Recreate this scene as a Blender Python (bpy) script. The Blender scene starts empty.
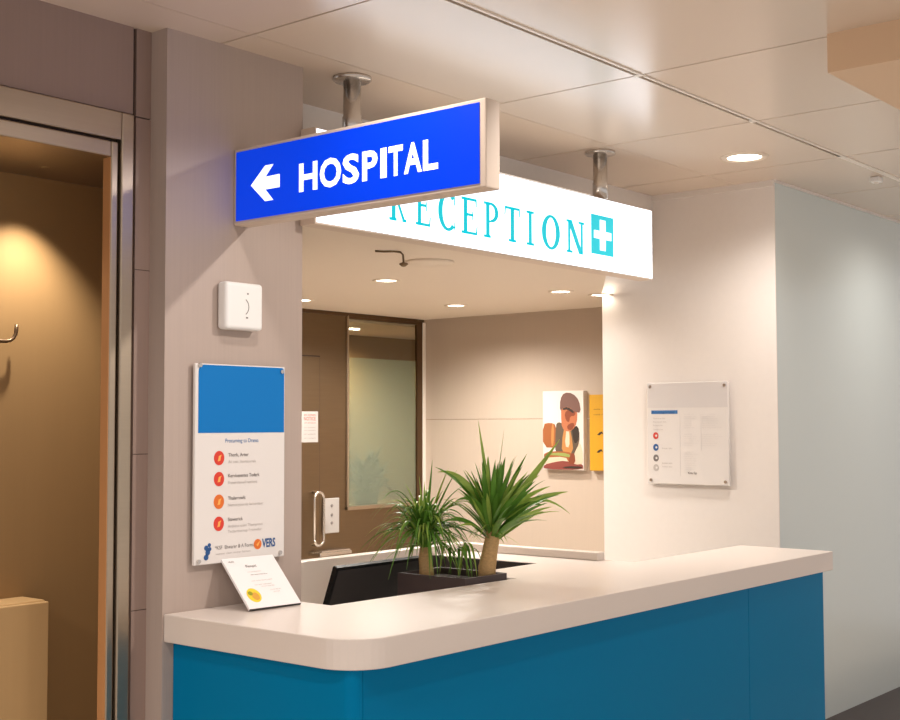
import bpy, bmesh, math, random
from mathutils import Vector, Matrix
random.seed(7)
C = bpy.context.scene.collection
SC = bpy.context.scene
PI = math.pi

# ------------------------------------------------------------------ helpers
def lin(r, g, b):
    f = lambda c: (c/255/12.92) if c/255 <= .04045 else ((c/255+.055)/1.055)**2.4
    return (f(r), f(g), f(b), 1)

def mat(name, col, rough=.5, metal=0., spec=.5, noise=0., nscale=(40, 40, 40), emit=None, estr=0., coat=0., trans=0., ior=1.45, bump=0.):
    m = bpy.data.materials.new(name); m.use_nodes = True
    nt = m.node_tree; b = nt.nodes['Principled BSDF']
    b.inputs['Base Color'].default_value = col
    b.inputs['Roughness'].default_value = rough
    b.inputs['Metallic'].default_value = metal
    b.inputs['Specular IOR Level'].default_value = spec
    b.inputs['Coat Weight'].default_value = coat
    b.inputs['Transmission Weight'].default_value = trans
    b.inputs['IOR'].default_value = ior
    if emit:
        b.inputs['Emission Color'].default_value = emit
        b.inputs['Emission Strength'].default_value = estr
    if noise or bump:
        tc = nt.nodes.new('ShaderNodeTexCoord'); mp = nt.nodes.new('ShaderNodeMapping')
        mp.inputs['Scale'].default_value = nscale
        n = nt.nodes.new('ShaderNodeTexNoise'); n.inputs['Scale'].default_value = 1; n.inputs['Detail'].default_value = 4
        nt.links.new(tc.outputs['Object'], mp.inputs['Vector']); nt.links.new(mp.outputs['Vector'], n.inputs['Vector'])
        if noise:
            mx = nt.nodes.new('ShaderNodeMix'); mx.data_type = 'RGBA'
            mx.inputs['A'].default_value = tuple(c*(1-noise) for c in col[:3])+(1,)
            mx.inputs['B'].default_value = tuple(min(1, c*(1+noise)) for c in col[:3])+(1,)
            nt.links.new(n.outputs['Fac'], mx.inputs['Factor']); nt.links.new(mx.outputs['Result'], b.inputs['Base Color'])
        if bump:
            bp = nt.nodes.new('ShaderNodeBump'); bp.inputs['Strength'].default_value = bump; bp.inputs['Distance'].default_value = .002
            nt.links.new(n.outputs['Fac'], bp.inputs['Height']); nt.links.new(bp.outputs['Normal'], b.inputs['Normal'])
    return m

def bx(bm, x0, x1, y0, y1, z0, z1, bev=0., seg=2):
    r = bmesh.ops.create_cube(bm, size=1)
    vs = r['verts']
    for v in vs:
        v.co = Vector(((x0+x1)/2+v.co.x*(x1-x0), (y0+y1)/2+v.co.y*(y1-y0), (z0+z1)/2+v.co.z*(z1-z0)))
    if bev:
        es = list({e for v in vs for e in v.link_edges})
        bmesh.ops.bevel(bm, geom=es, offset=bev, segments=seg, profile=.5, affect='EDGES')
    return bm

def box(*a, **k):
    return bx(bmesh.new(), *a, **k)

class Fr:
    """a flat frame in the room: origin, right and up; n points out of the face"""
    def __init__(s, o, u, v):
        s.o = Vector(o); s.u = Vector(u).normalized(); s.v = Vector(v).normalized(); s.n = s.u.cross(s.v)
    def p(s, a, b, c=0.): return s.o+s.u*a+s.v*b+s.n*c
    def m(s, a, b, c=0.):
        M = Matrix((s.u, s.v, s.n)).transposed().to_4x4(); M.translation = s.p(a, b, c); return M

def fprism(bm, fr, pts, c0, c1, mi=0):
    """polygon pts in frame fr, from offset c0 to c1 along the normal"""
    a = [bm.verts.new(fr.p(x, y, c0)) for x, y in pts]; b = [bm.verts.new(fr.p(x, y, c1)) for x, y in pts]
    n = len(pts); fs = [bm.faces.new(b), bm.faces.new(a[::-1])]
    for i in range(n): fs.append(bm.faces.new((a[i], a[(i+1) % n], b[(i+1) % n], b[i])))
    for f in fs: f.material_index = mi
    return bm

def frect(bm, fr, x0, x1, y0, y1, c0, c1, mi=0):
    return fprism(bm, fr, [(x0, y0), (x1, y0), (x1, y1), (x0, y1)], c0, c1, mi)

def circ(cx, cy, r, n=24, ry=None, a0=0, a1=2*PI, close=True):
    ry = ry or r
    k = n if close else n+1
    return [(cx+r*math.cos(a0+(a1-a0)*i/n), cy+ry*math.sin(a0+(a1-a0)*i/n)) for i in range(k)]

def ring(bm, fr, cx, cy, r0, r1, c0, c1, a0=0., a1=2*PI, n=32, mi=0, sy=1.):
    for i in range(n):
        t0 = a0+(a1-a0)*i/n; t1 = a0+(a1-a0)*(i+1)/n
        fprism(bm, fr, [(cx+r0*math.cos(t0), cy+sy*r0*math.sin(t0)), (cx+r1*math.cos(t0), cy+sy*r1*math.sin(t0)),
                        (cx+r1*math.cos(t1), cy+sy*r1*math.sin(t1)), (cx+r0*math.cos(t1), cy+sy*r0*math.sin(t1))], c0, c1, mi)
    return bm

def rpoly(pts, radii, n=10):
    """round the corners of a polygon"""
    out = []
    L = len(pts)
    for i, (p, r) in enumerate(zip(pts, radii)):
        p = Vector(p); a = Vector(pts[i-1]); b = Vector(pts[(i+1) % L])
        if r <= 0: out.append(tuple(p)); continue
        da = (a-p).normalized(); db = (b-p).normalized()
        ang = da.angle(db); t = r/math.tan(ang/2); c = p+(da+db).normalized()*(r/math.sin(ang/2))
        s = p+da*t-c; e = p+db*t-c
        for k in range(n+1):
            w = k/n; th = s.angle_signed(e) if hasattr(s, 'angle_signed') else 0
            R_ = Matrix.Rotation(-th*w, 2); out.append(tuple(c+R_ @ s))
    return out

def prism_z(bm, pts, z0, z1):
    fr = Fr((0, 0, 0), (1, 0, 0), (0, 1, 0)); return fprism(bm, fr, pts, z0, z1)

def lathe(bm, prof, cx, cy, n=32, mi=0):
    """profile of (radius, z)"""
    rows = []
    for r, z in prof:
        rows.append([bm.verts.new((cx+r*math.cos(2*PI*i/n), cy+r*math.sin(2*PI*i/n), z)) for i in range(n)] if r > 1e-6 else [bm.verts.new((cx, cy, z))])
    for a, b in zip(rows, rows[1:]):
        for i in range(n):
            j = (i+1) % n
            if len(a) == 1 and len(b) == 1: continue
            if len(a) == 1: f = bm.faces.new((a[0], b[i], b[j]))
            elif len(b) == 1: f = bm.faces.new((a[i], b[0], a[j]))
            else: f = bm.faces.new((a[i], b[i], b[j], a[j]))
            f.material_index = mi; f.smooth = True
    bmesh.ops.recalc_face_normals(bm, faces=bm.faces)
    return bm

def tube(bm, pts, r, n=10, mi=0):
    pts = [Vector(p) for p in pts]; rr = r if isinstance(r, (list, tuple)) else [r]*len(pts)
    rows = []
    up = Vector((.123, .321, .94)).normalized()
    for i, p in enumerate(pts):
        d = (pts[min(i+1, len(pts)-1)]-pts[max(i-1, 0)]).normalized()
        s = d.cross(up)
        if s.length < .05: s = d.cross(Vector((1, 0, 0)))
        s.normalize(); t = s.cross(d)
        rows.append([bm.verts.new(p+(s*math.cos(2*PI*k/n)+t*math.sin(2*PI*k/n))*rr[i]) for k in range(n)])
    for a, b in zip(rows, rows[1:]):
        for k in range(n):
            f = bm.faces.new((a[k], a[(k+1) % n], b[(k+1) % n], b[k])); f.smooth = True; f.material_index = mi
    bm.faces.new(rows[0][::-1]).material_index = mi; bm.faces.new(rows[-1]).material_index = mi
    bmesh.ops.recalc_face_normals(bm, faces=bm.faces)
    return bm

def text_bm(bm, s, fr, a, b, width=None, height=None, bold=0., depth=.001, mi=0, align='LEFT', sx=1., c=0.):
    """lettering: cap height = height, optionally fitted to width; (a,b) = left end of the baseline"""
    cu = bpy.data.curves.new('t', 'FONT'); cu.body = s; cu.size = 1; cu.offset = bold; cu.resolution_u = 3
    ob = bpy.data.objects.new('t', cu); C.objects.link(ob)
    dg = bpy.context.evaluated_depsgraph_get(); me = bpy.data.meshes.new_from_object(ob.evaluated_get(dg))
    C.objects.unlink(ob); bpy.data.objects.remove(ob); bpy.data.curves.remove(cu)
    t = bmesh.new(); t.from_mesh(me); bpy.data.meshes.remove(me)
    if not t.verts: t.free(); return bm
    x0 = min(v.co.x for v in t.verts); x1 = max(v.co.x for v in t.verts)
    k = height/.729; kx = (width/(x1-x0)) if width else k*sx
    off = 0 if align == 'LEFT' else -(x1-x0)*kx/2
    vm = {}
    for v in t.verts: vm[v] = bm.verts.new(fr.p(a+off+(v.co.x-x0)*kx, b+v.co.y*k, c+depth))
    for f in t.faces:
        try: g = bm.faces.new([vm[v] for v in f.verts]); g.material_index = mi
        except ValueError: pass
    t.free(); return bm

def obj(name, bm, m, parent=None, smooth=False, auto=None):
    """link bm as one mesh; coordinates are room coordinates, or the parent's own when parent.local is set"""
    root = parent
    off = Vector((0, 0, 0))
    while root is not None:
        off += root.location; root = root.parent
    me = bpy.data.meshes.new(name)
    for v in bm.verts: v.co -= off
    if smooth:
        for f in bm.faces: f.smooth = True
    bm.normal_update(); bm.to_mesh(me); bm.free()
    for x in (m if isinstance(m, (list, tuple)) else [m]): me.materials.append(x)
    o = bpy.data.objects.new(name, me); C.objects.link(o)
    if parent is not None: o.parent = parent
    return o

def thing(name, label, cat, loc, group=None):
    o = bpy.data.objects.new(name, None); o.empty_display_size = .05; C.objects.link(o)
    o.location = loc; o['label'] = label; o['category'] = cat
    if group: o['group'] = group
    return o

def tag(o, label, cat, group=None):
    o['label'] = label; o['category'] = cat
    if group: o['group'] = group
    return o

def struct(name, bm, m, label=None, parent=None):
    o = obj(name, bm, m, parent)
    if parent is None:
        o['kind'] = 'structure'
        o['label'] = label; o['category'] = name.split('_')[0]
    return o

def dup(root, loc, label=None):
    r = root.copy(); C.objects.link(r); r.location = loc
    if label: r['label'] = label
    for ch in list(root.children):
        c = ch.copy(); C.objects.link(c); c.parent = r
        for g in list(ch.children):
            d = g.copy(); C.objects.link(d); d.parent = c
    return r

# ------------------------------------------------------------------ materials
M = dict(
    soffit=mat('tan_soffit', lin(226, 194, 160), .5),
    ceil=mat('ceiling_panel', lin(223, 205, 187), .24, spec=.75),
    void=mat('slot_dark', lin(70, 52, 40), .8),
    slotlip=mat('slot_lip', lin(240, 232, 222), .4),
    inceil=mat('plaster_ceiling', lin(228, 214, 198), .6),
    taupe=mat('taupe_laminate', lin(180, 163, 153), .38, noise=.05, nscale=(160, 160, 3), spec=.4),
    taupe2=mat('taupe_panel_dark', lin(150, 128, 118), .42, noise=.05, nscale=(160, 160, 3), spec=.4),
    joint=mat('joint_dark', lin(66, 50, 42), .7),
    plaster=mat('warm_plaster', lin(234, 226, 220), .55, noise=.02, nscale=(30, 30, 30)),
    inwall=mat('taupe_inner_wall', lin(190, 173, 157), .5, noise=.03, nscale=(120, 120, 4)),
    glasswall=mat('back_painted_glass', lin(216, 224, 222), .22, spec=.5),
    champagne=mat('champagne_metal', lin(178, 162, 142), .4, metal=1., noise=.04, nscale=(3, 3, 200)),
    steel=mat('brushed_steel', lin(128, 110, 88), .38, metal=1., noise=.08, nscale=(4, 4, 120)),
    chrome=mat('chrome', lin(208, 202, 196), .27, metal=1.),
    bronze=mat('bronze_frame', lin(96, 74, 52), .4, metal=.6),
    tan=mat('tan_lacquer', lin(148, 116, 76), .45, noise=.03, nscale=(60, 60, 3)),
    tanpale=mat('pale_tan_lacquer', lin(192, 156, 108), .5, noise=.03, nscale=(60, 60, 3)),
    jamb=mat('orange_jamb', lin(188, 134, 86), .5),
    floor=mat('dark_floor', lin(58, 46, 42), .45, noise=.2, nscale=(3, 40, 40)),
    vinyl=mat('pale_bounce_vinyl', lin(222, 210, 196), .4, noise=.04, nscale=(8, 8, 8)),  # pale tone picked so the unseen floor throws light onto the ceilings
    worktop=mat('cream_solid_surface', lin(226, 215, 207), .32, noise=.012, nscale=(90, 90, 90)),
    blue=mat('blue_laminate', lin(0, 120, 170), .34, spec=.05),
    white=mat('white_plastic', lin(236, 234, 232), .4),
    offwhite=mat('off_white', lin(232, 224, 214), .5),
    signgrey=mat('sign_housing', lin(214, 196, 180), .45),
    signblue=mat('blue_lit_face', lin(0, 40, 170), .4, spec=.2, emit=lin(0, 66, 232), estr=.74),
    letterwhite=mat('white_lit_letter', lin(240, 244, 255), .4, emit=(.9, .95, 1, 1), estr=1.0),
    signwhite=mat('white_lit_face', (.9, .92, .95, 1), .4, emit=(.76, .87, 1, 1), estr=2.0),
    topglow=mat('added_ceiling_glow', (.9, .9, .9, 1), .5, emit=(1, .9, .78, 1), estr=3.),  # emission added to light the ceiling over the sign
    cyan=mat('cyan_lit_letter', lin(0, 120, 130), .5, emit=lin(6, 208, 222), estr=.85),
    lens=mat('lamp_lens', (1, 1, 1, 1), .5, emit=(1, .9, .76, 1), estr=9.),
    lampring=mat('lamp_ring', lin(224, 208, 190), .35),
    black=mat('monitor_black', lin(20, 20, 22), .5, spec=.25),
    charcoal=mat('charcoal', lin(48, 44, 44), .5),
    planter=mat('planter_grey', lin(84, 72, 72), .5, noise=.05),
    soil=mat('soil', lin(50, 36, 28), .9, noise=.3, nscale=(150, 150, 150), bump=.5),
    bark=mat('bark', lin(200, 164, 114), .8, noise=.3, nscale=(90, 90, 160), bump=.8),
    leaf=mat('blade_green', lin(96, 146, 52), .42, noise=.35, nscale=(30, 30, 30)),
    leaf2=mat('blade_green_pale', lin(158, 188, 84), .42, noise=.35, nscale=(25, 25, 25)),
    leafdark=mat('leaf_dark', lin(24, 44, 32), .6, noise=.3),
    acryl=mat('acrylic_panel', lin(228, 222, 218), .2, coat=.3),
    boardblue=mat('board_blue', lin(0, 116, 192), .4, spec=.3),
    red=mat('icon_red', lin(216, 62, 46), .5), orange=mat('icon_orange', lin(222, 112, 40), .5), amber=mat('icon_amber', lin(246, 178, 90), .5),
    inkgrey=mat('ink_grey', lin(120, 112, 110), .6), inkpale=mat('ink_pale', lin(186, 178, 174), .6), inkblue=mat('ink_blue', lin(66, 118, 176), .6),
    inknavy=mat('ink_navy', lin(38, 84, 142), .6), inkred=mat('ink_red', lin(206, 70, 60), .6), panelgrey=mat('print_grey', lin(212, 206, 204), .5),
    paper=mat('paper', lin(240, 236, 236), .6), gold=mat('gold_seal', lin(232, 206, 50), .45), goldd=mat('gold_seal_inner', lin(216, 160, 60), .5),
    olive=mat('seal_olive', lin(150, 150, 30), .5),
    yellow=mat('yellow_print', lin(200, 148, 30), .5), dark=mat('print_dark', lin(50, 38, 28), .6),
    pcap=mat('print_cap', lin(112, 80, 70), .6), pskin=mat('print_skin', lin(176, 104, 68), .6), pshade=mat('print_shade', lin(126, 62, 36), .6),
    pvest=mat('print_vest', lin(92, 76, 60), .6), pcream=mat('print_cream', lin(208, 186, 160), .6), pamber=mat('print_amber', lin(178, 122, 66), .6),
    pwood=mat('print_wood', lin(150, 86, 44), .6), pred=mat('print_red', lin(128, 62, 52), .6), pgreen=mat('print_green', lin(140, 150, 80), .6),
    canvas=mat('canvas_white', lin(214, 204, 196), .6),
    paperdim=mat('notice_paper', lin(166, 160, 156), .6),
)

def frosted():
    m = bpy.data.materials.new('frosted_glass'); m.use_nodes = True; nt = m.node_tree
    b = nt.nodes['Principled BSDF']; b.inputs['Base Color'].default_value = lin(224, 234, 214); b.inputs['Transmission Weight'].default_value = 1
    b.inputs['Roughness'].default_value = .2; b.inputs['IOR'].default_value = 1.2
    d = nt.nodes.new('ShaderNodeBsdfDiffuse'); d.inputs['Color'].default_value = lin(196, 206, 184)
    mx = nt.nodes.new('ShaderNodeMixShader'); mx.inputs['Fac'].default_value = .2
    nt.links.new(b.outputs[0], mx.inputs[1]); nt.links.new(d.outputs[0], mx.inputs[2])
    nt.links.new(mx.outputs[0], nt.nodes['Material Output'].inputs['Surface']); return m
def clear():
    m = bpy.data.materials.new('clear_glass'); m.use_nodes = True; nt = m.node_tree
    g = nt.nodes.new('ShaderNodeBsdfGlossy'); g.inputs['Roughness'].default_value = .03
    t = nt.nodes.new('ShaderNodeBsdfTransparent'); t.inputs['Color'].default_value = (.86, .86, .8, 1)
    mx = nt.nodes.new('ShaderNodeMixShader'); mx.inputs['Fac'].default_value = .06
    nt.links.new(t.outputs[0], mx.inputs[1]); nt.links.new(g.outputs[0], mx.inputs[2])
    nt.links.new(mx.outputs[0], nt.nodes['Material Output'].inputs['Surface']); return m
M['frost'] = frosted(); M['clear'] = clear()

# ------------------------------------------------------------------ dimensions (metres; x along the counter front, y away from it)
ZC = 2.70          # corridor ceiling
YC = 3.052         # face of the column
YD = 3.128          # face of the door wall
XP = 5.77          # face of the pillar
YG = 2.713         # face of the glass-clad wall
YB = 3.395         # bulkhead over the desk
ZI = 2.20          # ceiling inside reception
XI, YI = 6.354, 5.48
ZT, TT = .952, .081   # worktop top, thickness

# ------------------------------------------------------------------ setting
b = bmesh.new()
xs = [-2.0, -.9, .2, 1.35, 2.57, 3.726, 4.593, 5.46, 6.33, 7.2, 8.07, 9.5]
g = .004
for x0, x1 in zip(xs, xs[1:]):
    bx(b, x0+g, x1-g, -2.0, 2.226, ZC, ZC+.02)
    bx(b, x0+g, x1-g, 2.256, 2.91-.0015, ZC, ZC+.02)
    bx(b, x0+g, x1-g, 2.91+.0015, 3.70, ZC, ZC+.02)
struct('ceiling', b, M['ceil'], 'glossy cream panelled corridor ceiling above the signs')
struct('ceiling_backing', box(-2, 9.5, -2, 3.7, ZC+.021, ZC+.06), M['void'], 'dark void seen through the joints of the corridor ceiling')
b = bmesh.new()
for x0, x1 in zip(xs, xs[1:]):
    bx(b, x0+.012, x1-.012, 2.2215, 2.2325, ZC-.0045, ZC+.018)
    bx(b, x0-.012, x0+.012, 2.2225, 2.257, ZC-.002, ZC+.019)
    if x0 > 5.3: bx(b, x0-.012, x1-.012, 2.2325, 2.257, ZC-.001, ZC+.019)
struct('trim_1', b, M['slotlip'], 'pale lip of the long dark slot in the corridor ceiling')
struct('ceiling_soffit', box(3.70, 9.5, -2, 1.558, 2.58, ZC), M['soffit'], 'dropped soffit box at the upper right of the corridor')
struct('floor', box(-2, 9.5, -2, 7.2, -.05, 0), M['vinyl'], 'unseen floor of the corridor and reception, made pale to bounce light up')
struct('floor_border', box(5.3, 9.5, 2.30, YG, 0, .004), M['floor'], 'dark brown floor border along the glass-clad wall')
struct('ceiling_reception', prism_z(bmesh.new(), [(2.935, 3.058), (4.80, 3.058), (5.765, 3.713), (XI-.001, 3.713), (XI-.001, YI-.001), (2.885, YI-.001), (2.885, 3.18), (2.935, 3.18)], ZI, ZI+.05), M['inceil'], 'lower cream ceiling inside the reception room')
struct('wall_bulkhead', box(2.925, XP, YB, YB+.1, 2.36, ZC), M['plaster'], 'cream bulkhead above the reception opening')
struct('wall_pillar', bx(box(XP, XP+.006, YG-.0005, YG+.037, 0, ZC), XP, XI+.1, YG+.037, 3.712, 0, ZC), M['plaster'], 'warm cream pillar face right of the reception opening')
struct('wall_right', box(XP+.0065, 9.5, YG, YG+.036, 0, ZC-.012), M['glasswall'], 'pale grey-green glass-clad wall receding at the right')
b = bmesh.new()
bx(b, XP-.012, XP, YG, YB, ZC-.03, ZC)
bx(b, XP-.012, 9.5, YG-.012, YG, ZC-.012, ZC)
struct('trim_2', b, M['plaster'], 'thin cornice along the top of the pillar and glass wall')
# column and door wall
struct('wall_column', box(2.36, 2.92, YC, 3.17, 0, ZC), M['taupe'], 'taupe laminate column carrying the notices')
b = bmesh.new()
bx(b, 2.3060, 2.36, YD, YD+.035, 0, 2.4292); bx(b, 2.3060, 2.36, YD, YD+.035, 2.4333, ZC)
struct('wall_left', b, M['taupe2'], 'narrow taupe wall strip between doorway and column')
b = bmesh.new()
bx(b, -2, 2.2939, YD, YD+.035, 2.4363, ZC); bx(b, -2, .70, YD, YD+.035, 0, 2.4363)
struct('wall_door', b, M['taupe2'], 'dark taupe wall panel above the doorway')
struct('trim_3', box(2.2939, 2.3060, YD+.012, YD+.03, 0, ZC), M['joint'], 'dark vertical joint beside the doorway')
b = bmesh.new()
for z in (1.97, 1.42, .96): bx(b, 2.3605, 2.361, YC+.001, YD, z, z+.002); bx(b, 2.3060, 2.36, YD-.0005, YD+.001, z, z+.002)
struct('trim_4', b, M['joint'], 'fine horizontal panel joints beside the column')
# doorway: frame in two steps
dr = obj('door_1', box(2.2463, 2.2898, YD-.014, YD+.02, 0, 2.4313, bev=.004), M['champagne'])
dr['kind'] = 'structure'; dr['label'] = 'champagne metal doorway frame at the left edge'; dr['category'] = 'door'
obj('door_head', box(.70, 2.2463, YD-.014, YD+.02, 2.3482, 2.4313, bev=.004), M['champagne'], dr)
obj('inner_jamb', box(2.2169, 2.2412, YD-.004, YD+.02, 0, 2.3422, bev=.004), M['champagne'], dr)
obj('inner_head', box(.70, 2.2169, YD-.004, YD+.02, 2.2956, 2.3422, bev=.004), M['champagne'], dr)
obj('shadow_gap', box(2.2392, 2.2483, YD+.012, YD+.03, 0, 2.3523), M['joint'], dr)
obj('shadow_gap', box(.70, 2.2483, YD+.012, YD+.03, 2.3401, 2.3523), M['joint'], dr)
obj('jamb_lining', box(2.2154, 2.2174, YD-.001, YD+.034, 0, 2.2946), M['jamb'], dr, )
# lobby behind the doorway
struct('wall_lobby_back', box(.3, 2.74, 3.60, 3.65, 0, 2.34), M['tan'], 'tan lacquered wall seen through the doorway')
struct('wall_lobby_right', box(2.70, 2.74, 3.17, 3.60, 0, 2.34), M['tan'], 'right side wall of the lobby')
struct('ceiling_lobby', box(.3, 2.74, YD+.036, 3.60, 2.302, 2.335), M['champagne'], 'metal lobby ceiling behind the door head')
# reception room shell
struct('wall_reception_left', box(2.80, 2.88, 3.655, YI, 0, ZI+.3), M['inwall'], 'left wall of the reception room')
b = bmesh.new()
bx(b, XI, XI+.05, 3.712, YI+.05, 1.5432, ZI+.1); bx(b, XI, XI+.05, 3.712, YI+.05, 0, 1.5408)
struct('wall_reception_right', b, M['inwall'], 'taupe inner wall with the framed prints')
b = bmesh.new()
bx(b, 2.88, 5.62, YI, YI+.04, 0, ZI+.1)
bx(b, 5.62, XI, YI, YI+.04, 0, 1.005); bx(b, 5.62, XI, YI, YI+.04, 2.185, ZI+.1); bx(b, 6.315, XI, YI, YI+.04, 1.0, 2.19)
struct('wall_reception_back', b, M['steel'], 'brushed bronze-steel wall at the back of reception')
b = bmesh.new(); bx(b, XI-.03, XI-.001, YI-.014, YI-.001, 0, ZI-.02)
struct('trim_5', b, M['offwhite'], 'pale vertical trim in the inner corner')
b = bmesh.new(); bx(b, 6.272, XI-.03, YI-.010, YI-.001, .0, ZI-.02); bx(b, 2.9, 6.272, YI-.012, YI-.001, ZI-.022, ZI-.001)
struct('trim_6', b, M['bronze'], 'dark bronze strip along the back wall top and corner')
# steel door
dl = obj('door_2', box(4.55, 5.381, YI-.010, YI-.001, 0, 1.916, bev=.002), M['steel']); dl['kind'] = 'structure'; dl['category'] = 'door'
dl['label'] = 'brushed steel door leaf at the back of reception'
bb = bmesh.new(); bx(bb, 5.382, 5.388, YI-.004, YI-.0005, 0, 1.924); bx(bb, 4.55, 5.388, YI-.004, YI-.0005, 1.917, 1.924); obj('door_gap', bb, M['joint'], dl)
bb = bmesh.new()
hx0, hx1, hy = 5.285, 5.365, YI-.065
pts = [(hx0+.02, YI-.012, .80), (hx0+.02, hy, .80), (hx0, hy, .83)] + [(hx0, hy, z) for z in (.95, 1.06)]
pts = []
for k in range(9):
    a = PI*k/8; pts.append((5.325-.038*math.cos(a), hy, 1.07+.04*math.sin(a)))
pts = [(5.287, hy, .83)] + pts + [(5.363, hy, .83)]
for k in range(1, 8):
    a = PI*k/8; pts.append((5.325+.038*math.cos(a), hy, .83-.035*math.sin(a)))
pts.append((5.287, hy, .83))
tube(bb, pts, .009, 8); tube(bb, [(5.325, hy, 1.108), (5.325, YI-.010, 1.108)], .007, 8); tube(bb, [(5.325, hy, .797), (5.325, YI-.010, .797)], .007, 8)
obj('door_handle', bb, M['chrome'], dl)
bb = bmesh.new(); bx(bb, 5.29, 5.56, YI-.11, YI-.010, .735, .755, bev=.004); bx(bb, 5.31, 5.55, YI-.105, YI-.02, .755, .765, bev=.002)
tag(obj('metal_shelf', bb, M['chrome']), 'small silver shelf beneath the switch plate on the steel wall', 'shelf')
# window with frosted lower pane
wn = obj('window_1', box(5.618, 5.632, YI-.012, YI+.03, .99, 2.185, bev=.002), M['champagne']); wn['kind'] = 'structure'; wn['category'] = 'window'
wn['label'] = 'interior window with frosted lower glass in the steel wall'
obj('window_sill', box(5.618, 6.31, YI-.018, YI+.03, .985, 1.008, bev=.003), M['champagne'], wn)
obj('window_frame', box(5.632, 6.31, YI-.008, YI+.03, 2.165, 2.185), M['bronze'], wn)
obj('window_frame', box(6.296, 6.315, YI-.008, YI+.03, 1.008, 2.165), M['bronze'], wn)
obj('frosted_pane', box(5.632, 6.27, YI+.004, YI+.012, 1.008, 1.924), M['frost'], wn)
obj('clear_pane', box(5.632, 6.296, YI+.014, YI+.020, 1.008, 2.165), M['clear'], wn)
# room behind the window
struct('wall_store_back', box(5.0, 8.2, 6.35, 6.40, 0, 2.3), M['tan'], 'tan wall of the room behind the window')
struct('wall_store_right', box(8.15, 8.2, YI+.05, 6.35, 0, 2.3), M['tan'], 'side wall of the room behind the window')
struct('wall_store_left', box(5.0, 5.05, YI+.05, 6.35, 0, 2.3), M['tan'], 'left wall of the room behind the window')
struct('ceiling_store', box(5.0, 8.2, YI+.04, 6.40, 2.152, 2.2), M['inceil'], 'ceiling of the room behind the window')

# ------------------------------------------------------------------ lamps
def downlight(name, label, loc, r, group=None):
    t = thing(name, label, 'ceiling light', loc, group)
    x, y, z = loc
    bb = bmesh.new(); lathe(bb, [(r*.86, z-.001), (r*.88, z-.006), (r*1.12, z-.007), (r*1.2, z-.001)], x, y, 40); obj('trim_ring', bb, M['lampring'], t)
    bb = bmesh.new(); lathe(bb, [(0, z-.004), (r*.6, z-.0045), (r*.87, z-.002)], x, y, 40); obj('lamp_lens', bb, M['lens'], t)
    return t
downlight('ceiling_downlight', 'round lit downlight in the corridor ceiling above the pillar', (5.18, 2.575, ZC), .088)
d0 = downlight('ceiling_downlight', 'round lit downlight inside reception nearest the sprinkler', (4.477, 4.10, ZI), .058, 'downlights in the reception ceiling')
for x, y, l in ((4.88, 5.10, 'round lit downlight half hidden by the taupe column edge'), (5.68, 4.655, 'round lit downlight above the inner corner of reception'),
                (5.442, 3.754, 'round lit downlight inside reception in front of the prints'), (5.72, 3.69, 'round lit downlight cut off by the cream pillar edge')):
    dup(d0, (x, y, ZI), l)
def lamp_square(x, label):
    t = tag(obj('ceiling_lamp', box(x-.015, x+.015, 5.885, 5.925, 2.143, 2.1515, bev=.002), M['lens']), label, 'ceiling light', 'small square lamps behind the window')
lamp_square(6.098, 'left of two small square lamps seen through the clear window strip'); lamp_square(6.150, 'right of two small square lamps seen through the clear window strip')
tag(obj('pinhole_downlight', lathe(bmesh.new(), [(.0, 2.301), (.012, 2.3008), (.016, 2.300), (.018, 2.3018)], 2.2, 3.44), M['champagne']), 'tiny pinhole downlight in the metal lobby ceiling', 'ceiling light')

def spot(name, loc, W, ang, blend=.6, tgt=None, col=(1, .84, .66), r=.05):
    l = bpy.data.lights.new(name, 'SPOT'); l.energy = W; l.spot_size = math.radians(ang); l.spot_blend = blend; l.color = col; l.shadow_soft_size = r
    o = bpy.data.objects.new(name, l); C.objects.link(o); o.location = loc
    if tgt: o.rotation_euler = (Vector(tgt)-Vector(loc)).to_track_quat('-Z', 'Y').to_euler()
    return o
WARM = (1, .93, .86)
spot('lamp_pillar', (5.18, 2.575, ZC-.02), 66, 150, .9, col=WARM, r=.06)
for i, (x, y) in enumerate(((4.477, 4.10), (4.88, 5.10), (5.68, 4.655), (5.442, 3.754))):
    spot('lamp_reception', (x, y, ZI-.02), (132, 108, 106, 13)[i], 160, .8, col=(1, .945, .87), r=.05)
spot('lamp_accent', (3.28, 1.42, ZC-.02), 74, 54, .7, tgt=(2.60, YC, 1.42), col=WARM, r=.03)
spot('lamp_unseen', (3.3, 1.30, ZC-.02), 30, 140, .8, col=WARM, r=.05)
spot('lamp_unseen', (2.33, 2.28, ZC-.02), 26, 150, .8, col=WARM, r=.05)
spot('lamp_unseen', (-.8, 2.0, ZC-.02), 190, 165, .8, col=WARM, r=.08)  # unseen lamp added to light the column's left side strip
spot('lamp_unseen', (1.15, 1.7, ZC-.02), 70, 150, .8, col=WARM, r=.08)  # unseen lamp added for the side strip, doorway and counter's left face
spot('lamp_unseen', (7.0, .6, ZC-.02), 320, 160, .8, col=(1, .95, .88), r=.08)  # unseen lamp added to brighten the glass-clad wall
spot('lamp_unseen', (6.9, 2.12, ZC-.02), 30, 165, 1.0, col=(1, .94, .86), r=.06)
spot('lamp_lobby', (2.2, 3.44, 2.296), 56, 96, .7, col=(1, .93, .84), r=.015)
spot('lamp_lobby', (1.5, 3.35, 2.29), .6, 150, .9, col=(1, .84, .6), r=.05)
spot('lamp_store', (6.35, 6.05, 2.12), 85, 165, .9, col=(1, .9, .74), r=.06)
W = bpy.data.worlds.new('World'); SC.world = W; W.use_nodes = True
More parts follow.
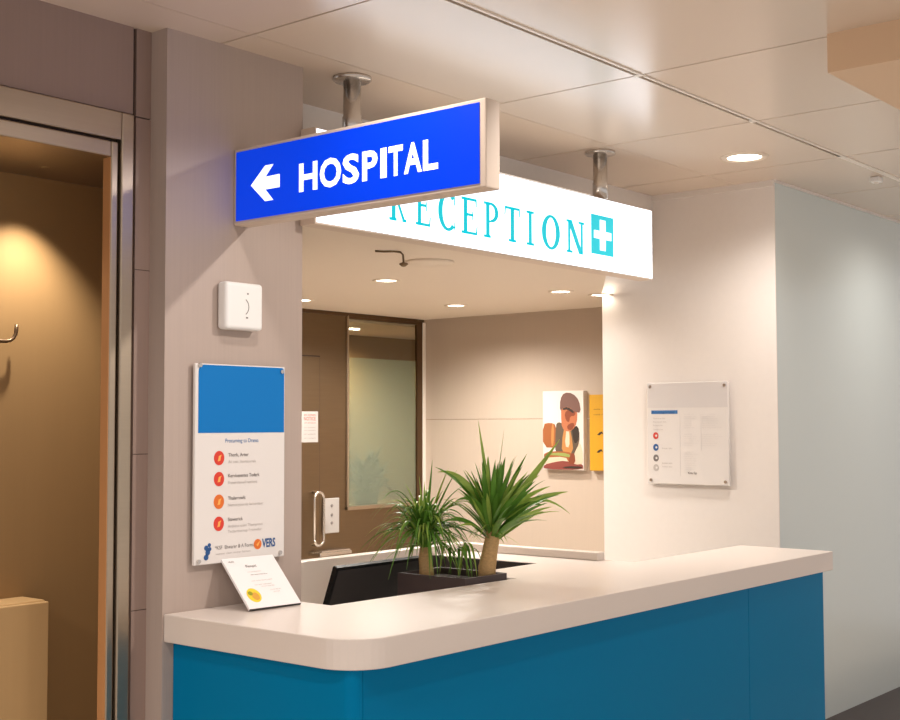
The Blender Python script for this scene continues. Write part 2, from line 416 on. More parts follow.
W.node_tree.nodes['Background'].inputs[0].default_value = (1, .965, .95, 1); W.node_tree.nodes['Background'].inputs[1].default_value = .75

# ------------------------------------------------------------------ hospital sign (fixed to the column, facing the corridor)
t = thing('hospital_sign', 'blue lit sign box reading HOSPITAL with a left arrow, fixed to the column', 'sign', (2.66, 2.55, 2.13))
obj('sign_housing', box(2.622, 2.684, 2.045, YC-.001, 2.132, 2.372, bev=.004), M['signgrey'], t)
fr = Fr((2.622, YC-.001, 2.132), (0, -1, 0), (0, 0, 1))       # u runs right as seen from the corridor
frect(bb := bmesh.new(), fr, .014, .985, .012, .229, 0, .003); fp = obj('sign_face', bb, M['signblue'], t)
bb = bmesh.new()
for ch, ya, yb in (('H', 2.752, 2.674), ('O', 2.664, 2.576), ('S', 2.570, 2.504), ('P', 2.492, 2.432), ('I', 2.421, 2.397), ('T', 2.390, 2.336), ('A', 2.332, 2.266), ('L', 2.262, 2.208)):
    rnd_ = ch in 'OS'
    text_bm(bb, ch, fr, YC-ya, .0725, width=ya-yb, height=.084, bold=.030, depth=.0045)
obj('lettering', bb, M['letterwhite'], fp)
bb = bmesh.new()
fprism(bb, fr, [(.085, .116), (.150, .170), (.186, .170), (.150, .135), (.214, .136), (.214, .096), (.150, .096), (.186, .060), (.150, .060)], .003, .0045)
obj('arrow_symbol', bb, M['letterwhite'], fp)

# ------------------------------------------------------------------ reception sign (hung over the desk)
t = thing('reception_sign', 'white lit ceiling-hung sign box reading RECEPTION in cyan with a cross', 'sign', (4.0, 3.01, 2.167))
SX0, SX1, SY = 2.905, 5.05, 2.975
obj('sign_housing', box(SX0, SX1, SY+.002, YC-.004, 2.165, 2.487, bev=.003), M['signgrey'], t)
fr = Fr((0, SY+.002, 0), (1, 0, 0), (0, 0, 1))
obj('added_uplight', box(3.22, 4.56, SY+.012, YC-.014, 2.4872, 2.490), M['topglow'], t)  # unseen glowing strip added to brighten the ceiling behind the sign
frect(bb := bmesh.new(), fr, SX0+.006, SX1-.006, 2.172, 2.481, 0, .003); fp = obj('sign_face', bb, M['signwhite'], t)
S = .10
def stem(x, w=.22): return [(x, 0), (x+w, 0), (x+w, 1), (x, 1)]
def ser(x0, x1, y): return [(x0, y), (x1, y), (x1, y+.075), (x0, y+.075)]
def arc(cx, cy, rx, ry, a0, a1, w, wy, n=14):
    o = []
    for i in range(n):
        p, q = math.radians(a0+(a1-a0)*i/n), math.radians(a0+(a1-a0)*(i+1)/n)
        o.append([(cx+(rx-w)*math.cos(p), cy+(ry-wy)*math.sin(p)), (cx+rx*math.cos(p), cy+ry*math.sin(p)), (cx+rx*math.cos(q), cy+ry*math.sin(q)), (cx+(rx-w)*math.cos(q), cy+(ry-wy)*math.sin(q))])
    return o
G = {
 'R': [stem(.14), ser(0, .42, 0), ser(0, .5, .925)]+arc(.45, .74, .45, .26, -90, 90, .23, .08)+[[(.27, .48), (.5, .48), (.5, .53), (.27, .53)], [(.42, .5), (.56, .5), (.93, .03), (.78, .03)], ser(.76, 1, 0)],
 'E': [stem(.14), ser(0, .95, 0), ser(0, .93, .925), ser(.2, .74, .5), [(.88, 0), (.97, 0), (1, .25), (.95, .25)], [(.86, 1), (.95, 1), (.95, .78), (.9, .78)], [(.68, .4), (.74, .4), (.74, .64), (.68, .64)]],
 'C': arc(.56, .5, .56, .52, 48, 312, .24, .085, 24)+[[(.88, .99), (.95, .99), (.95, .7), (.90, .7)], [(.90, .02), (.98, .1), (.97, .28), (.93, .25)]],
 'P': [stem(.14), ser(0, .44, 0), ser(0, .5, .925)]+arc(.45, .72, .5, .28, -90, 90, .23, .08)+[[(.27, .44), (.47, .44), (.47, .49), (.27, .49)]],
 'T': [stem(.39), ser(.26, .74, 0), ser(.02, .98, .925), [(0, .75), (.05, .75), (.1, 1), (.02, 1)], [(1, .75), (.95, .75), (.9, 1), (.98, 1)]],
 'I': [stem(.30, .40), ser(0, 1, 0), ser(0, 1, .925)],
 'O': arc(.5, .5, .5, .52, 0, 360, .23, .085, 36),
 'N': [stem(.09, .12), stem(.80, .12), ser(0, .33, 0), ser(0, .26, .925), ser(.68, 1, .925), [(.06, 1), (.30, 1), (.92, 0), (.70, 0)]],
}
bb = bmesh.new()
for ch, a, e in (('R', 3.262, 3.352), ('E', 3.402, 3.484), ('C', 3.527, 3.628), ('E', 3.662, 3.758), ('P', 3.798, 3.894), ('T', 3.928, 4.030), ('I', 4.073, 4.123), ('O', 4.178, 4.306), ('N', 4.354, 4.486)):
    for q in G[ch]:
        fprism(bb, fr, [(a+(e-a)*x, 2.222+.138*y) for x, y in q], .003, .0045)
bmesh.ops.recalc_face_normals(bb, faces=bb.faces)
obj('lettering', bb, M['cyan'], fp)
cx0, cx1, cz0, cz1 = 4.540, 4.716, 2.236, 2.407
bb = bmesh.new(); frect(bb, fr, cx0, cx1, cz0, cz1, .003, .0045); cr = obj('cross_emblem', bb, M['cyan'], fp)
bb = bmesh.new(); mx, mz = (cx0+cx1)/2, (cz0+cz1)/2
fprism(bb, fr, [(mx-.068, mz-.017), (mx-.022, mz-.017), (mx-.022, mz-.066), (mx+.022, mz-.066), (mx+.022, mz-.017), (mx+.068, mz-.017), (mx+.068, mz+.017), (mx+.022, mz+.017), (mx+.022, mz+.066), (mx-.022, mz+.066), (mx-.022, mz+.017), (mx-.068, mz+.017)], .0045, .006)
obj('cross', bb, M['letterwhite'], cr)
for hx in (3.115, 4.675):
    bb = bmesh.new(); lathe(bb, [(0, 2.487), (.034, 2.487), (.034, 2.56), (.031, 2.565), (.031, ZC-.013), (0, ZC-.013)], hx, 3.012, 28); h = obj('hanger_pole', bb, M['chrome'], t)
    bb = bmesh.new(); lathe(bb, [(0, ZC-.014), (.062, ZC-.014), (.067, ZC-.010), (.067, ZC), (0, ZC)], hx, 3.012, 32); obj('flange', bb, M['chrome'], h)

# ------------------------------------------------------------------ notices and device on the column
t = thing('wall_intercom', 'white square intercom unit on the taupe column above the blue notice', 'intercom', (2.63, YC, 1.80))
bo = obj('housing', box(2.556, 2.708, YC-.046, YC-.001, 1.802, 1.950, bev=.012, seg=4), M['white'], t, smooth=False)
fr = Fr((2.632, YC-.046, 1.878), (1, 0, 0), (0, 0, 1))
bb = bmesh.new()
ring(bb, fr, -.012, -.004, .026, .0285, -.001, .0006, -1.0, 1.0, 14); 
frect(bb, fr, .008, .014, .035, .040, -.001, .0006); frect(bb, fr, .004, .012, -.040, -.035, -.001, .0006)
obj('speaker_mark', bb, M['inkgrey'], bo)

t = thing('information_board', 'tall clear-edged notice on the column with blue top and round red icons', 'notice board', (2.64, YC, 1.085))
BY = YC-.022
bo = obj('panel', box(2.458, 2.824, BY, YC-.010, 1.086, 1.694, bev=.003), M['acryl'], t)
fr = Fr((2.458, BY, 1.086), (1, 0, 0), (0, 0, 1))
bb = bmesh.new(); fprism(bb, fr, rpoly([(.012, .397), (.362, .397), (.362, .604), (.012, .604)], [0, 0, .012, .022]), -.001, .0008); obj('blue_header', bb, M['boardblue'], bo)
for sx, sz in ((.350, .592), (.016, .602), (.346, .014), (.016, .012)):
    bb = bmesh.new(); ring(bb, fr, sx, sz, 0.0001, .0065, 0, .006, n=16); obj('standoff_screw', bb, M['chrome'], bo)
bb = bmesh.new()
text_bm(bb, 'Procurving to Drama', fr, .118, .367, width=.135, height=.013, mi=2)
rows = [(.320, 'Thork, Arter', 'At cier, horticurals'), (.256, 'Kervicesentes Todark', 'Prenessitamed raemient'), (.187, 'Thalarrowls', 'Nattonycorde lamontaer'), (.122, 'Stawerick', 'Arthero scam Thamprout')]
wid = [(.082, .112), (.128, .118), (.070, .145), (.060, .142)]
for (z, a, c), (w1, w2) in zip(rows, wid):
    text_bm(bb, a, fr, .130, z+.004, width=w1, height=.011, bold=.01, mi=0); text_bm(bb, c, fr, .130, z-.016, width=w2, height=.009, mi=1)
text_bm(bb, 'Teclarnturnup f ronndur', fr, .130, .090, width=.138, height=.009, mi=1)
text_bm(bb, '*KSF  Ehwarer & A Forms', fr, .080, .042, width=.155, height=.012, mi=0); text_bm(bb, 'wuritar clam renter harnen', fr, .082, .026, width=.14, height=.007, mi=1)
text_bm(bb, 'VERS', fr, .270, .036, width=.056, height=.027, bold=.03, mi=3)
for k, (ax, az, r) in enumerate(((.046, .05, .008), (.052, .036, .009), (.046, .022, .009), (.058, .058, .006), (.060, .046, .006))): fprism(bb, fr, circ(ax, az, r, 10), 0, .0012, 3)
obj('lettering', bb, [M['inkgrey'], M['inkpale'], M['inkblue'], M['inknavy']], bo)
for z, m2 in ((.320, 'red'), (.256, 'red'), (.187, 'orange'), (.120, 'red')):
    bb = bmesh.new(); fprism(bb, fr, circ(.094, z, .020, 24, .022), 0, .001, 0)
    fprism(bb, fr, [(.088, z-.010), (.098, z-.008), (.099, z+.002), (.103, z+.010), (.092, z+.006), (.091, z-.001)], .001, .0016, 1); obj('round_icon', bb, [M[m2], M['amber']], bo)
bb = bmesh.new(); fprism(bb, fr, circ(.252, .047, .016, 18), 0, .001, 0); fprism(bb, fr, [(.246, .045), (.252, .040), (.262, .058), (.252, .05)], .001, .0014, 1); obj('round_logo', bb, [M['orange'], M['amber']], bo)

# leaning certificate
t = thing('certificate_card', 'white card with a gold seal leaning on the worktop below the notice board', 'card', (2.64, 2.88, ZT))
u = Vector((1, -.09, 0)); v = Vector((.0133, .148, .140))
fr = Fr((2.550, 2.882, ZT+.0072), u, v)
bb = bmesh.new(); frect(bb, fr, 0, .194, 0.003, .203, -.008, -.0005); bo = obj('card', bb, M['paper'], t)
bb = bmesh.new(); frect(bb, fr, .001, .193, .0008, .003, -.008, -.001); obj('base_edge', bb, M['charcoal'], bo)
bb = bmesh.new(); fprism(bb, fr, circ(.042, .052, .024, 28, .027), -.0006, .0004, 0); fprism(bb, fr, circ(.046, .047, .013, 18, .015), .0004, .0008, 1); fprism(bb, fr, circ(.032, .060, .008, 14), .0004, .0009, 2)
obj('gold_seal', bb, [M['gold'], M['goldd'], M['olive']], bo)
bb = bmesh.new()
text_bm(bb, 'HLCR', fr, .018, .184, width=.020, height=.007, mi=0, c=-.0004); text_bm(bb, 'Plonpet', fr, .070, .160, width=.040, height=.011, mi=0, c=-.0004)
for z, x0, x1, m2 in ((.140, .065, .115, 1), (.128, .070, .135, 0), (.104, .060, .140, 1), (.088, .064, .128, 1), (.080, .085, .135, 1), (.064, .110, .150, 1), (.055, .118, .142, 1)):
    text_bm(bb, 'anom vacitur lemod trensor', fr, x0, z, width=x1-x0, height=.005, mi=m2, c=-.0004)
obj('lettering', bb, [M['inkgrey'], M['inkpale']], bo)

# ------------------------------------------------------------------ notice on the pillar
t = thing('wall_notice', 'pale acrylic notice board screwed to the cream pillar', 'notice board', (XP, 3.21, 1.196))
PX = XP-.030
k = PX/XP
y1, y0, z0, z1 = 3.441*k, 2.975*k, 1.200, 1.721
bo = obj('panel', box(PX, XP-.012, y0, y1, z0, z1, bev=.004), M['acryl'], t)
obj('back_spacer', box(XP-.012, XP, y0+.06, y1-.06, z0+.06, z1-.06), M['offwhite'], t)
fr = Fr((PX, y1, z0), (0, -1, 0), (0, 0, 1)); WW, HH = y1-y0, z1-z0
for sx, sz in ((.02, HH-.02), (WW-.02, HH-.02), (WW-.02, .02), (.02, .02)):
    bb = bmesh.new(); ring(bb, fr, sx, sz, .0001, .008, 0, .005, n=16); obj('standoff_screw', bb, M['chrome'], bo)
bb = bmesh.new(); frect(bb, fr, .004, WW-.004, HH*.75, HH-.004, 0, .0006); obj('grey_header', bb, M['panelgrey'], bo)
bb = bmesh.new(); frect(bb, fr, .025, .178, HH*.69, HH*.725, 0, .0008, 0); text_bm(bb, 'Rountgomod', fr, .03, HH*.697, width=.13, height=.013, mi=1, depth=.0014); obj('title_bar', bb, [M['inkblue'], M['inknavy']], bo)
bb = bmesh.new()
for z, w in ((.64, .07), (.605, .075), (.57, .055), (.53, .055)): text_bm(bb, 'Sonterat lim', fr, .036, HH*z, width=w, height=.008, mi=1)
for z in (.345, .165, .2): text_bm(bb, 'Sonter alim', fr, .085, HH*z, width=.06, height=.008, mi=1)
for i in range(26):
    z = .68-.0215*i
    if i in (7, 8, 15, 16): continue
    text_bm(bb, 'tel sorimen cadur', fr, .215, HH*z, width=random.uniform(.04, .09), height=.006, mi=2)
    if i < 17: text_bm(bb, 'olane moret scarti vende', fr, .315, HH*z, width=random.uniform(.07, .12), height=.006, mi=2)
text_bm(bb, 'Kiva Gp', fr, .235, HH*.105, width=.05, height=.012, bold=.02, mi=0)
obj('lettering', bb, [M['inkgrey'], M['inkpale'], M['panelgrey']], bo)
bb = bmesh.new(); frect(bb, fr, .19, .1925, HH*.08, HH*.70, 0, .0006); frect(bb, fr, .31, .312, HH*.33, HH*.68, 0, .0006); obj('column_rule', bb, M['panelgrey'], bo)
for z, m2 in ((.475, 'inkred'), (.36, 'inknavy'), (.255, 'inkgrey'), (.16, 'inkpale')):
    bb = bmesh.new(); fprism(bb, fr, circ(.050, HH*z, .016, 22, .018), 0, .001, 0); fprism(bb, fr, circ(.053, HH*z, .006, 10), .001, .0014, 1); obj('round_icon', bb, [M[m2], M['acryl']], bo)

# ------------------------------------------------------------------ prints on the inner wall
def canvas(name, label, ya, yb, za, zb, base):
    t = thing(name, label, 'picture', (XI, (ya+yb)/2, za))
    bo = obj('canvas', box(XI-.04, XI-.0002, yb, ya, za, zb, bev=.002), base, t)
    return t, bo, Fr((XI-.04, ya, za), (0, -1, 0), (0, 0, 1)), ya-yb, zb-za
t, bo, fr, w, h = canvas('wall_print', 'portrait print of a seated figure in a brown cap on the inner wall', 4.495, 4.200, 1.235, 1.708, M['canvas'])
art = [('pwood', [(.0, .28), (.0, .58), (.18, .60), (.34, .57), (.36, .28)]), ('pamber', [(.20, .30), (.22, .58), (.28, .585), (.27, .30)]),
       ('pcream', [(.70, .04), (.99, .05), (.97, .28), (.84, .40), (.72, .36)]),
       ('pvest', [(.30, .16), (.32, .56), (.38, .61), (.52, .58), (.74, .56), (.90, .52), (.90, .34), (.78, .22), (.72, .12)]),
       ('dark', [(.72, .54), (.88, .56), (.90, .40), (.80, .32), (.74, .40)]),
       ('pamber', [(.46, .20), (.50, .48), (.60, .60), (.70, .48), (.76, .20)]), ('pcream', [(.54, .30), (.60, .56), (.66, .48), (.66, .28)]),
       ('pskin', [(.46, .58), (.46, .82), (.60, .86), (.82, .82), (.86, .66), (.80, .54), (.66, .48), (.52, .50)]),
       ('pshade', [(.54, .72), (.66, .77), (.82, .76), (.80, .68), (.68, .68), (.66, .60), (.58, .62)]),
       ('pshade', [(.60, .56), (.72, .60), (.80, .58), (.72, .50), (.62, .51)]),
       ('pcap', [(.43, .74), (.44, .90), (.54, .98), (.74, .97), (.90, .88), (.94, .72), (.80, .73), (.64, .80), (.52, .79)]),
       ('dark', [(.50, .78), (.62, .80), (.78, .74), (.76, .71), (.62, .765), (.50, .755)]),
       ('pwood', [(.02, .14), (.04, .22), (.40, .24), (.74, .22), (.78, .12), (.40, .10)]),
       ('pgreen', [(.04, .185), (.30, .22), (.64, .21), (.70, .16), (.60, .165), (.30, .185)]),
       ('pcream', [(.04, .06), (.02, .15), (.56, .17), (.64, .10), (.50, .05)]),
       ('pred', [(.02, .005), (.02, .06), (.30, .10), (.56, .12), (.80, .07), (.98, .08), (.98, .005)]),
       ('dark', [(.44, .02), (.60, .05), (.96, .05), (.96, .02)]), ('pshade', [(.62, .06), (.68, .20), (.78, .22), (.80, .08)])]
mats = []; bb = bmesh.new()
for i, (m2, pts) in enumerate(art):
    if m2 not in mats: mats.append(m2)
    # smooth the printed outline a little
    P2 = pts
    for _ in range(1):
        P2 = [q for a, c in zip(P2, P2[1:]+P2[:1]) for q in ((a[0]*.75+c[0]*.25, a[1]*.75+c[1]*.25), (a[0]*.25+c[0]*.75, a[1]*.25+c[1]*.75))]
    fprism(bb, fr, [(x*w, y*h) for x, y in P2], 0, .0004+.0002*i, mats.index(m2))
obj('printed_figure', bb, [M[x] for x in mats], bo)
t, bo, fr, w, h = canvas('yellow_print', 'yellow print with small dark birds half behind the cream pillar', 4.158, 3.95, 1.235, 1.682, M['yellow'])
for cx, cy in ((.075, .47), (.07, .24), (.14, .36), (.15, .6)):
    bb = fprism(bmesh.new(), fr, [(cx-.022, h*cy), (cx-.006, h*cy+.014), (cx+.012, h*cy+.020), (cx+.022, h*cy+.004), (cx+.008, h*cy+.008), (cx-.004, h*cy-.002)], 0, .001, 0)
    obj('printed_bird', bb, M['dark'], bo)
bb = bmesh.new()
for z in (.80, .73): text_bm(bb, 'sola mira', fr, .03, h*z, width=.11, height=.008)
obj('lettering', bb, M['dark'], bo)

# ------------------------------------------------------------------ things on the steel wall
bb = bmesh.new(); bx(bb, 5.225, 5.366, YI-.012, YI-.0101, 1.405, 1.588); t = obj('door_notice', bb, M['paperdim'])
tag(t, 'white paper notice with red print taped to the steel door', 'notice')
fr = Fr((5.225, YI-.0121, 1.405), (1, 0, 0), (0, 0, 1)); bb = bmesh.new()
for z, m2, hh in ((.158, 0, .012), (.130, 0, .022), (.112, 0, .008), (.085, 1, .007), (.068, 1, .007), (.045, 1, .009), (.022, 1, .007)): text_bm(bb, 'NOTICE' if hh == .022 else 'am sonterit', fr, .025, z, width=.095, height=hh, mi=m2, depth=.0006)
obj('lettering', bb, [M['inkred'], M['inkgrey']], t)
t = thing('switch_plate', 'white vertical switch plate on the steel wall beside the door handle', 'switch', (5.48, YI, .86))
bo = obj('plate', box(5.415, 5.547, YI-.014, YI-.001, .856, 1.066, bev=.004), M['paperdim'], t)
fr = Fr((5.415, YI-.014, .856), (1, 0, 0), (0, 0, 1))
for z in (.165, .110, .062): bb = bmesh.new(); fprism(bb, fr, circ(.066, z, .009, 14), 0, .004); obj('switch_button', bb, M['inkgrey'], bo)
# lobby things
t = thing('low_block', 'pale tan low block standing inside the doorway', 'block', (1.8, 3.5, 0))  # block put in for a lighter rectangle low in the doorway
obj('block_body', box(1.3, 2.243, 3.475, 3.598, .08, .972, bev=.004), M['tanpale'], t)
obj('block_base', box(1.3, 2.24, 3.49, 3.598, .0, .08), M['bronze'], t)
obj('block_front', box(1.32, 2.243, 3.455, 3.474, .09, .968, bev=.003), M['tanpale'], t)
bb = bmesh.new(); pts = [(1.75, 3.565, 1.768), (2.15, 3.565, 1.768)]+[(2.15+.035*math.sin(a), 3.565, 1.803-.035*math.cos(a)) for a in (.4, .8, 1.2, 1.57)]+[(2.186, 3.565, 1.822)]
tube(bb, pts, .006, 10); tube(bb, [(1.8, 3.565, 1.768), (1.8, 3.60, 1.768)], .006); tube(bb, [(2.1, 3.565, 1.768), (2.1, 3.60, 1.768)], .006)
tag(obj('wall_hook_rail', bb, M['bronze']), 'dark curved hook rail on the lit tan wall inside the doorway', 'rail')

# ------------------------------------------------------------------ reception counter
t = thing('reception_counter', 'blue laminate reception counter base under the cream worktop', 'counter', (3.8, 2.6, 0))
ZB = ZT-TT
outer = rpoly([(2.40, 3.05), (2.40, 2.315), (2.436, 2.315), (2.436, 3.05)], [0, .034, 0, 0], 8)
prism_z(bb := bmesh.new(), outer, 0, ZB-.001); obj('side_panel', bb, M['blue'], t)
for i, (x0, x1) in enumerate(((2.438, 4.635), (4.637, 5.350))): obj('front_panel', box(x0, x1, 2.315, 2.34, 0, ZB-.001, bev=.0015), M['blue'], t)
obj('end_panel', box(5.322, 5.350, 2.341, 2.69, 0, ZB-.001), M['blue'], t)
obj('inner_panel', box(2.44, 3.70, 2.70, 2.72, 0, ZB-.001), M['charcoal'], t)
obj('inner_panel', box(3.70, 4.19, 3.010, 3.03, 0, ZB-.001), M['charcoal'], t)
obj('inner_panel', box(4.19, 4.21, 3.03, 3.55, 0, ZB-.001), M['charcoal'], t)
obj('dark_well_sheet', box(4.164, 4.169, 3.004, 3.548, .752, ZT-.003), M['charcoal'], t)  # thin dark sheet added so this side of the well shows near black
t = thing('counter_worktop', 'thick cream worktop with a rounded front corner on the blue counter', 'worktop', (3.8, 2.5, ZB))
poly = [(2.366, 3.05), (2.366, 2.27), (5.362, 2.27), (5.362, 2.715), (4.44, 2.715), (4.44, 3.55), (4.17, 3.55), (4.17, 3.0), (3.715, 3.0), (3.715, 2.765), (2.805, 2.80), (2.805, 3.05)]
poly = rpoly(poly, [0, .13, .012, .012, 0, 0, 0, 0, 0, 0, 0, 0])
bb = prism_z(bmesh.new(), poly, ZB, ZT); bmesh.ops.recalc_face_normals(bb, faces=bb.faces)
es = [e for e in bb.edges if abs(e.verts[0].co.z-e.verts[1].co.z) < 1e-5]
bmesh.ops.bevel(bb, geom=es, offset=.003, segments=2, profile=.5, affect='EDGES')
obj('worktop_slab', bb, M['worktop'], t)
bb = bmesh.new(); bx(bb, 2.81, 4.44, 3.552, 3.61, .0, .985, bev=.003); bx(bb, 4.385, 4.44, 2.855, 3.551, ZT+.0005, .985, bev=.003)
tag(obj('counter_upstand', bb, M['worktop']), 'low cream upstand wall around the back of the counter well', 'upstand')
bb = bmesh.new(); bx(bb, 2.94, 4.185, 2.80, 3.54, .715, .75, bev=.003)
t = tag(obj('staff_desk', bb, M['offwhite']), 'cream staff desk sunk behind the counter front', 'desk')
for x in (2.95, 4.14): obj('desk_leg', box(x, x+.035, 2.85, 3.5, 0, .715), M['offwhite'], t)

# monitor, its back to the corridor
t = thing('computer_monitor', 'black computer monitor tilted back behind the counter beside the planter', 'monitor', (3.37, 3.26, .75))
mo = Fr((3.172, 3.150, 1.014), (1, 0, 0), (0, .35, -.937))  # runs down the back of the screen
bb = bmesh.new(); fprism(bb, mo, rpoly([(0, 0), (.47, 0), (.47, .225), (0, .225)], [.006]*4, 4), -.012, .006); mon = obj('screen_shell', bb, M['black'], t)
bb = bmesh.new(); frect(bb, mo, .0, .47, .100, .103, .006, .0072); obj('shell_seam', bb, M['charcoal'], mon)
bb = bmesh.new(); frect(bb, mo, .012, .458, .012, .21, -.0135, -.012); obj('screen', bb, M['charcoal'], mon)
bb = bmesh.new(); bx(bb, 3.36, 3.44, 3.215, 3.235, .762, .87, bev=.004); obj('stand', bb, M['black'], t)
bb = bmesh.new(); bx(bb, 3.29, 3.45, 3.16, 3.36, .7505, .763, bev=.005); obj('stand_base', bb, M['black'], t)

# planter with two plants
t = thing('trough_planter', 'dark grey trough planter standing against the cream worktop edge', 'planter', (3.58, 2.95, .75))
X0, X1, Y0, Y1, ZR = 3.462, 3.702, 2.80, 3.115, .97
bb = bmesh.new()
for a in ((X0, X1, Y0, Y0+.010), (X0, X1, Y1-.010, Y1), (X0, X0+.010, Y0+.010, Y1-.010), (X1-.010, X1, Y0+.010, Y1-.010)): bx(bb, *a, .751, ZR)
bx(bb, X0+.01, X1-.01, Y0+.01, Y1-.01, .751, .762)
po = obj('trough', bb, M['planter'], t)
bb = bmesh.new(); bx(bb, X0+.010, X1-.010, Y0+.010, Y1-.010, .762, ZR-.022); so = obj('soil', bb, M['soil'], t); so['kind'] = 'stuff'

def blade(bm, p0, az, el, L, droop, wd, n=9, twist=0., fold=.25, mi=0):
    """one strap leaf: starts at elevation el, bends down by droop over its length"""
    p = Vector(p0); rows = []
    for i in range(n+1):
        s = i/n
        e = el-droop*(s**1.4)
        d = Vector((math.cos(az)*math.cos(e), math.sin(az)*math.cos(e), math.sin(e)))
        if i: p = p+d*(L/n)
        side = Vector((-math.sin(az+twist*s), math.cos(az+twist*s), 0)); nrm = side.cross(d).normalized()
        ww = wd*min(1, .45+s*2.2)*(1-max(0, (s-.35)/.65)**1.6)+.0004
        rows.append([bm.verts.new(p-side*ww/2-nrm*ww*fold*-.5), bm.verts.new(p-nrm*ww*.0), bm.verts.new(p+side*ww/2+nrm*ww*fold*.5)])
    for a, c in zip(rows, rows[1:]):
        for k in (0, 1):
            f = bm.faces.new((a[k], a[k+1], c[k+1], c[k])); f.smooth = True; f.material_index = mi

def cut_floor(bm, z):
    for v in bm.verts:
        if v.co.z < z: v.co.z = z+random.uniform(0, .004)

rnd = random.Random(3)
ZS = ZR-.022
right = Vector((.638, -.770, 0)).normalized(); away = Vector((.770, .638, 0))
def arc_leaf(bm, p0, tip, rise, wd, n=11, mi=0, tw=0.):
    """strap leaf from p0 to tip, bowed upwards by rise"""
    p0 = Vector(p0); tip = Vector(tip); ctl = (p0+tip)/2+Vector((0, 0, rise)); rows = []
    for i in range(n+1):
        s = i/n; p = p0*(1-s)**2+ctl*2*s*(1-s)+tip*s*s; d = ((ctl-p0)*(1-s)+(tip-ctl)*s).normalized()
        side = d.cross(Vector((0, 0, 1)))
        if side.length < .12: side = d.cross(away)
        side = (Matrix.Rotation(tw, 3, d) @ side.normalized()); nrm = side.cross(d).normalized()
        ww = wd*min(1, .5+s*1.8)*(1-max(0, (s-.4)/.6)**1.7)+.0005
        rows.append([bm.verts.new(p-side*ww/2+nrm*ww*.16), bm.verts.new(p), bm.verts.new(p+side*ww/2+nrm*ww*.16)])
    for a, c in zip(rows, rows[1:]):
        for k in (0, 1):
            f = bm.faces.new((a[k], a[k+1], c[k+1], c[k])); f.smooth = True; f.material_index = mi
# slender drooping plant
t = thing('grassy_potted_plant', 'bushy plant with thin drooping leaves on a short trunk, left in the planter', 'plant', (3.555, 3.06, ZS))
bb = bmesh.new(); tube(bb, [(3.557, 3.058, ZS-.0), (3.556, 3.058, ZS+.03), (3.553, 3.062, ZS+.07), (3.552, 3.064, ZS+.11)], [.029, .027, .024, .018], 12); obj('trunk', bb, M['bark'], t)
bb = bmesh.new(); base = Vector((3.552, 3.064, ZS+.10))
for i in range(210):
    az = rnd.uniform(0, 2*PI); q = rnd.random(); R_ = .05+.19*q**.6*rnd.uniform(.6, 1.1)
    top = rnd.uniform(.02, .25)*(1.1-.55*R_/.24)
    if rnd.random() < .3: top = rnd.uniform(-.10, .04); R_ = rnd.uniform(.12, .25)
    tip = base+Vector((R_*math.cos(az), R_*math.sin(az), top))
    if tip.y < 2.86: tip.y = 2.86+rnd.uniform(0, .05)
    arc_leaf(bb, base+Vector((rnd.uniform(-.012, .012), rnd.uniform(-.012, .012), rnd.uniform(-.01, .06))), tip, rnd.uniform(.08, .2)*(R_/.2)**.5, rnd.uniform(.007, .0125), mi=rnd.choice((0, 0, 1)), tw=rnd.uniform(-.5, .5))
for dx, h, rs in ((-.02, .27, .02), (.03, .33, .0), (-.07, .24, .05), (.12, .29, .03), (.16, .24, .08), (-.14, .22, .10), (.07, .22, .04), (-.20, .10, .20), (.20, .16, .14), (.0, .25, .02), (-.22, -.02, .22), (.09, .30, .03)):
    arc_leaf(bb, base+Vector((0, 0, .03)), base+right*dx+away*rnd.uniform(-.05, .05)+Vector((0, 0, h)), rs, .012, mi=rnd.choice((0, 1)), tw=rnd.uniform(-.5, .5))
for i in range(16):   # offshoots hanging over the soil
    p = Vector((3.60+rnd.uniform(-.02, .03), 2.96+rnd.uniform(-.06, .05), ZS)); a = rnd.uniform(0, 2*PI)
    arc_leaf(bb, p+Vector((0, 0, .10+rnd.uniform(0, .03))), p+Vector((.05*math.cos(a), .05*math.sin(a), .004)), .07, .011, mi=rnd.choice((0, 1)))
cut_floor(bb, ZS+.002); obj('foliage', bb, [M['leaf'], M['leaf2']], t)
# yucca-like plant with broad upright leaves
t = thing('spiky_potted_plant', 'taller spiky plant with broad upright leaves on a thick pale trunk, right in the planter', 'plant', (3.660, 2.858, ZS))
tx, ty = 3.660, 2.858
bb = bmesh.new(); tube(bb, [(tx, ty, ZS-.0), (tx+.001, ty, ZS+.04), (tx+.010, ty-.004, ZS+.09), (tx+.018, ty-.010, ZS+.14), (tx+.022, ty-.012, ZS+.19)], [.032, .032, .029, .027, .020], 14)
obj('trunk', bb, M['bark'], t)
bb = bmesh.new(); base = Vector((tx+.020, ty-.010, ZS+.135))
for i in range(95):
    s = i/94; az = i*2.399+rnd.uniform(-.3, .3); spread = (.25-.17*s)*rnd.uniform(.7, 1.15)
    h = .10+.22*s+rnd.uniform(-.05, .03)
    p0 = base+Vector((.016*math.cos(az), .016*math.sin(az), .10*s))
    tip = base+right*.035+Vector((spread*math.cos(az), spread*math.sin(az), h))
    arc_leaf(bb, p0, tip, rnd.uniform(.02, .07)*(1.1-s), rnd.uniform(.018, .028), mi=rnd.choice((0, 0, 1)), tw=rnd.uniform(-.8, .8))
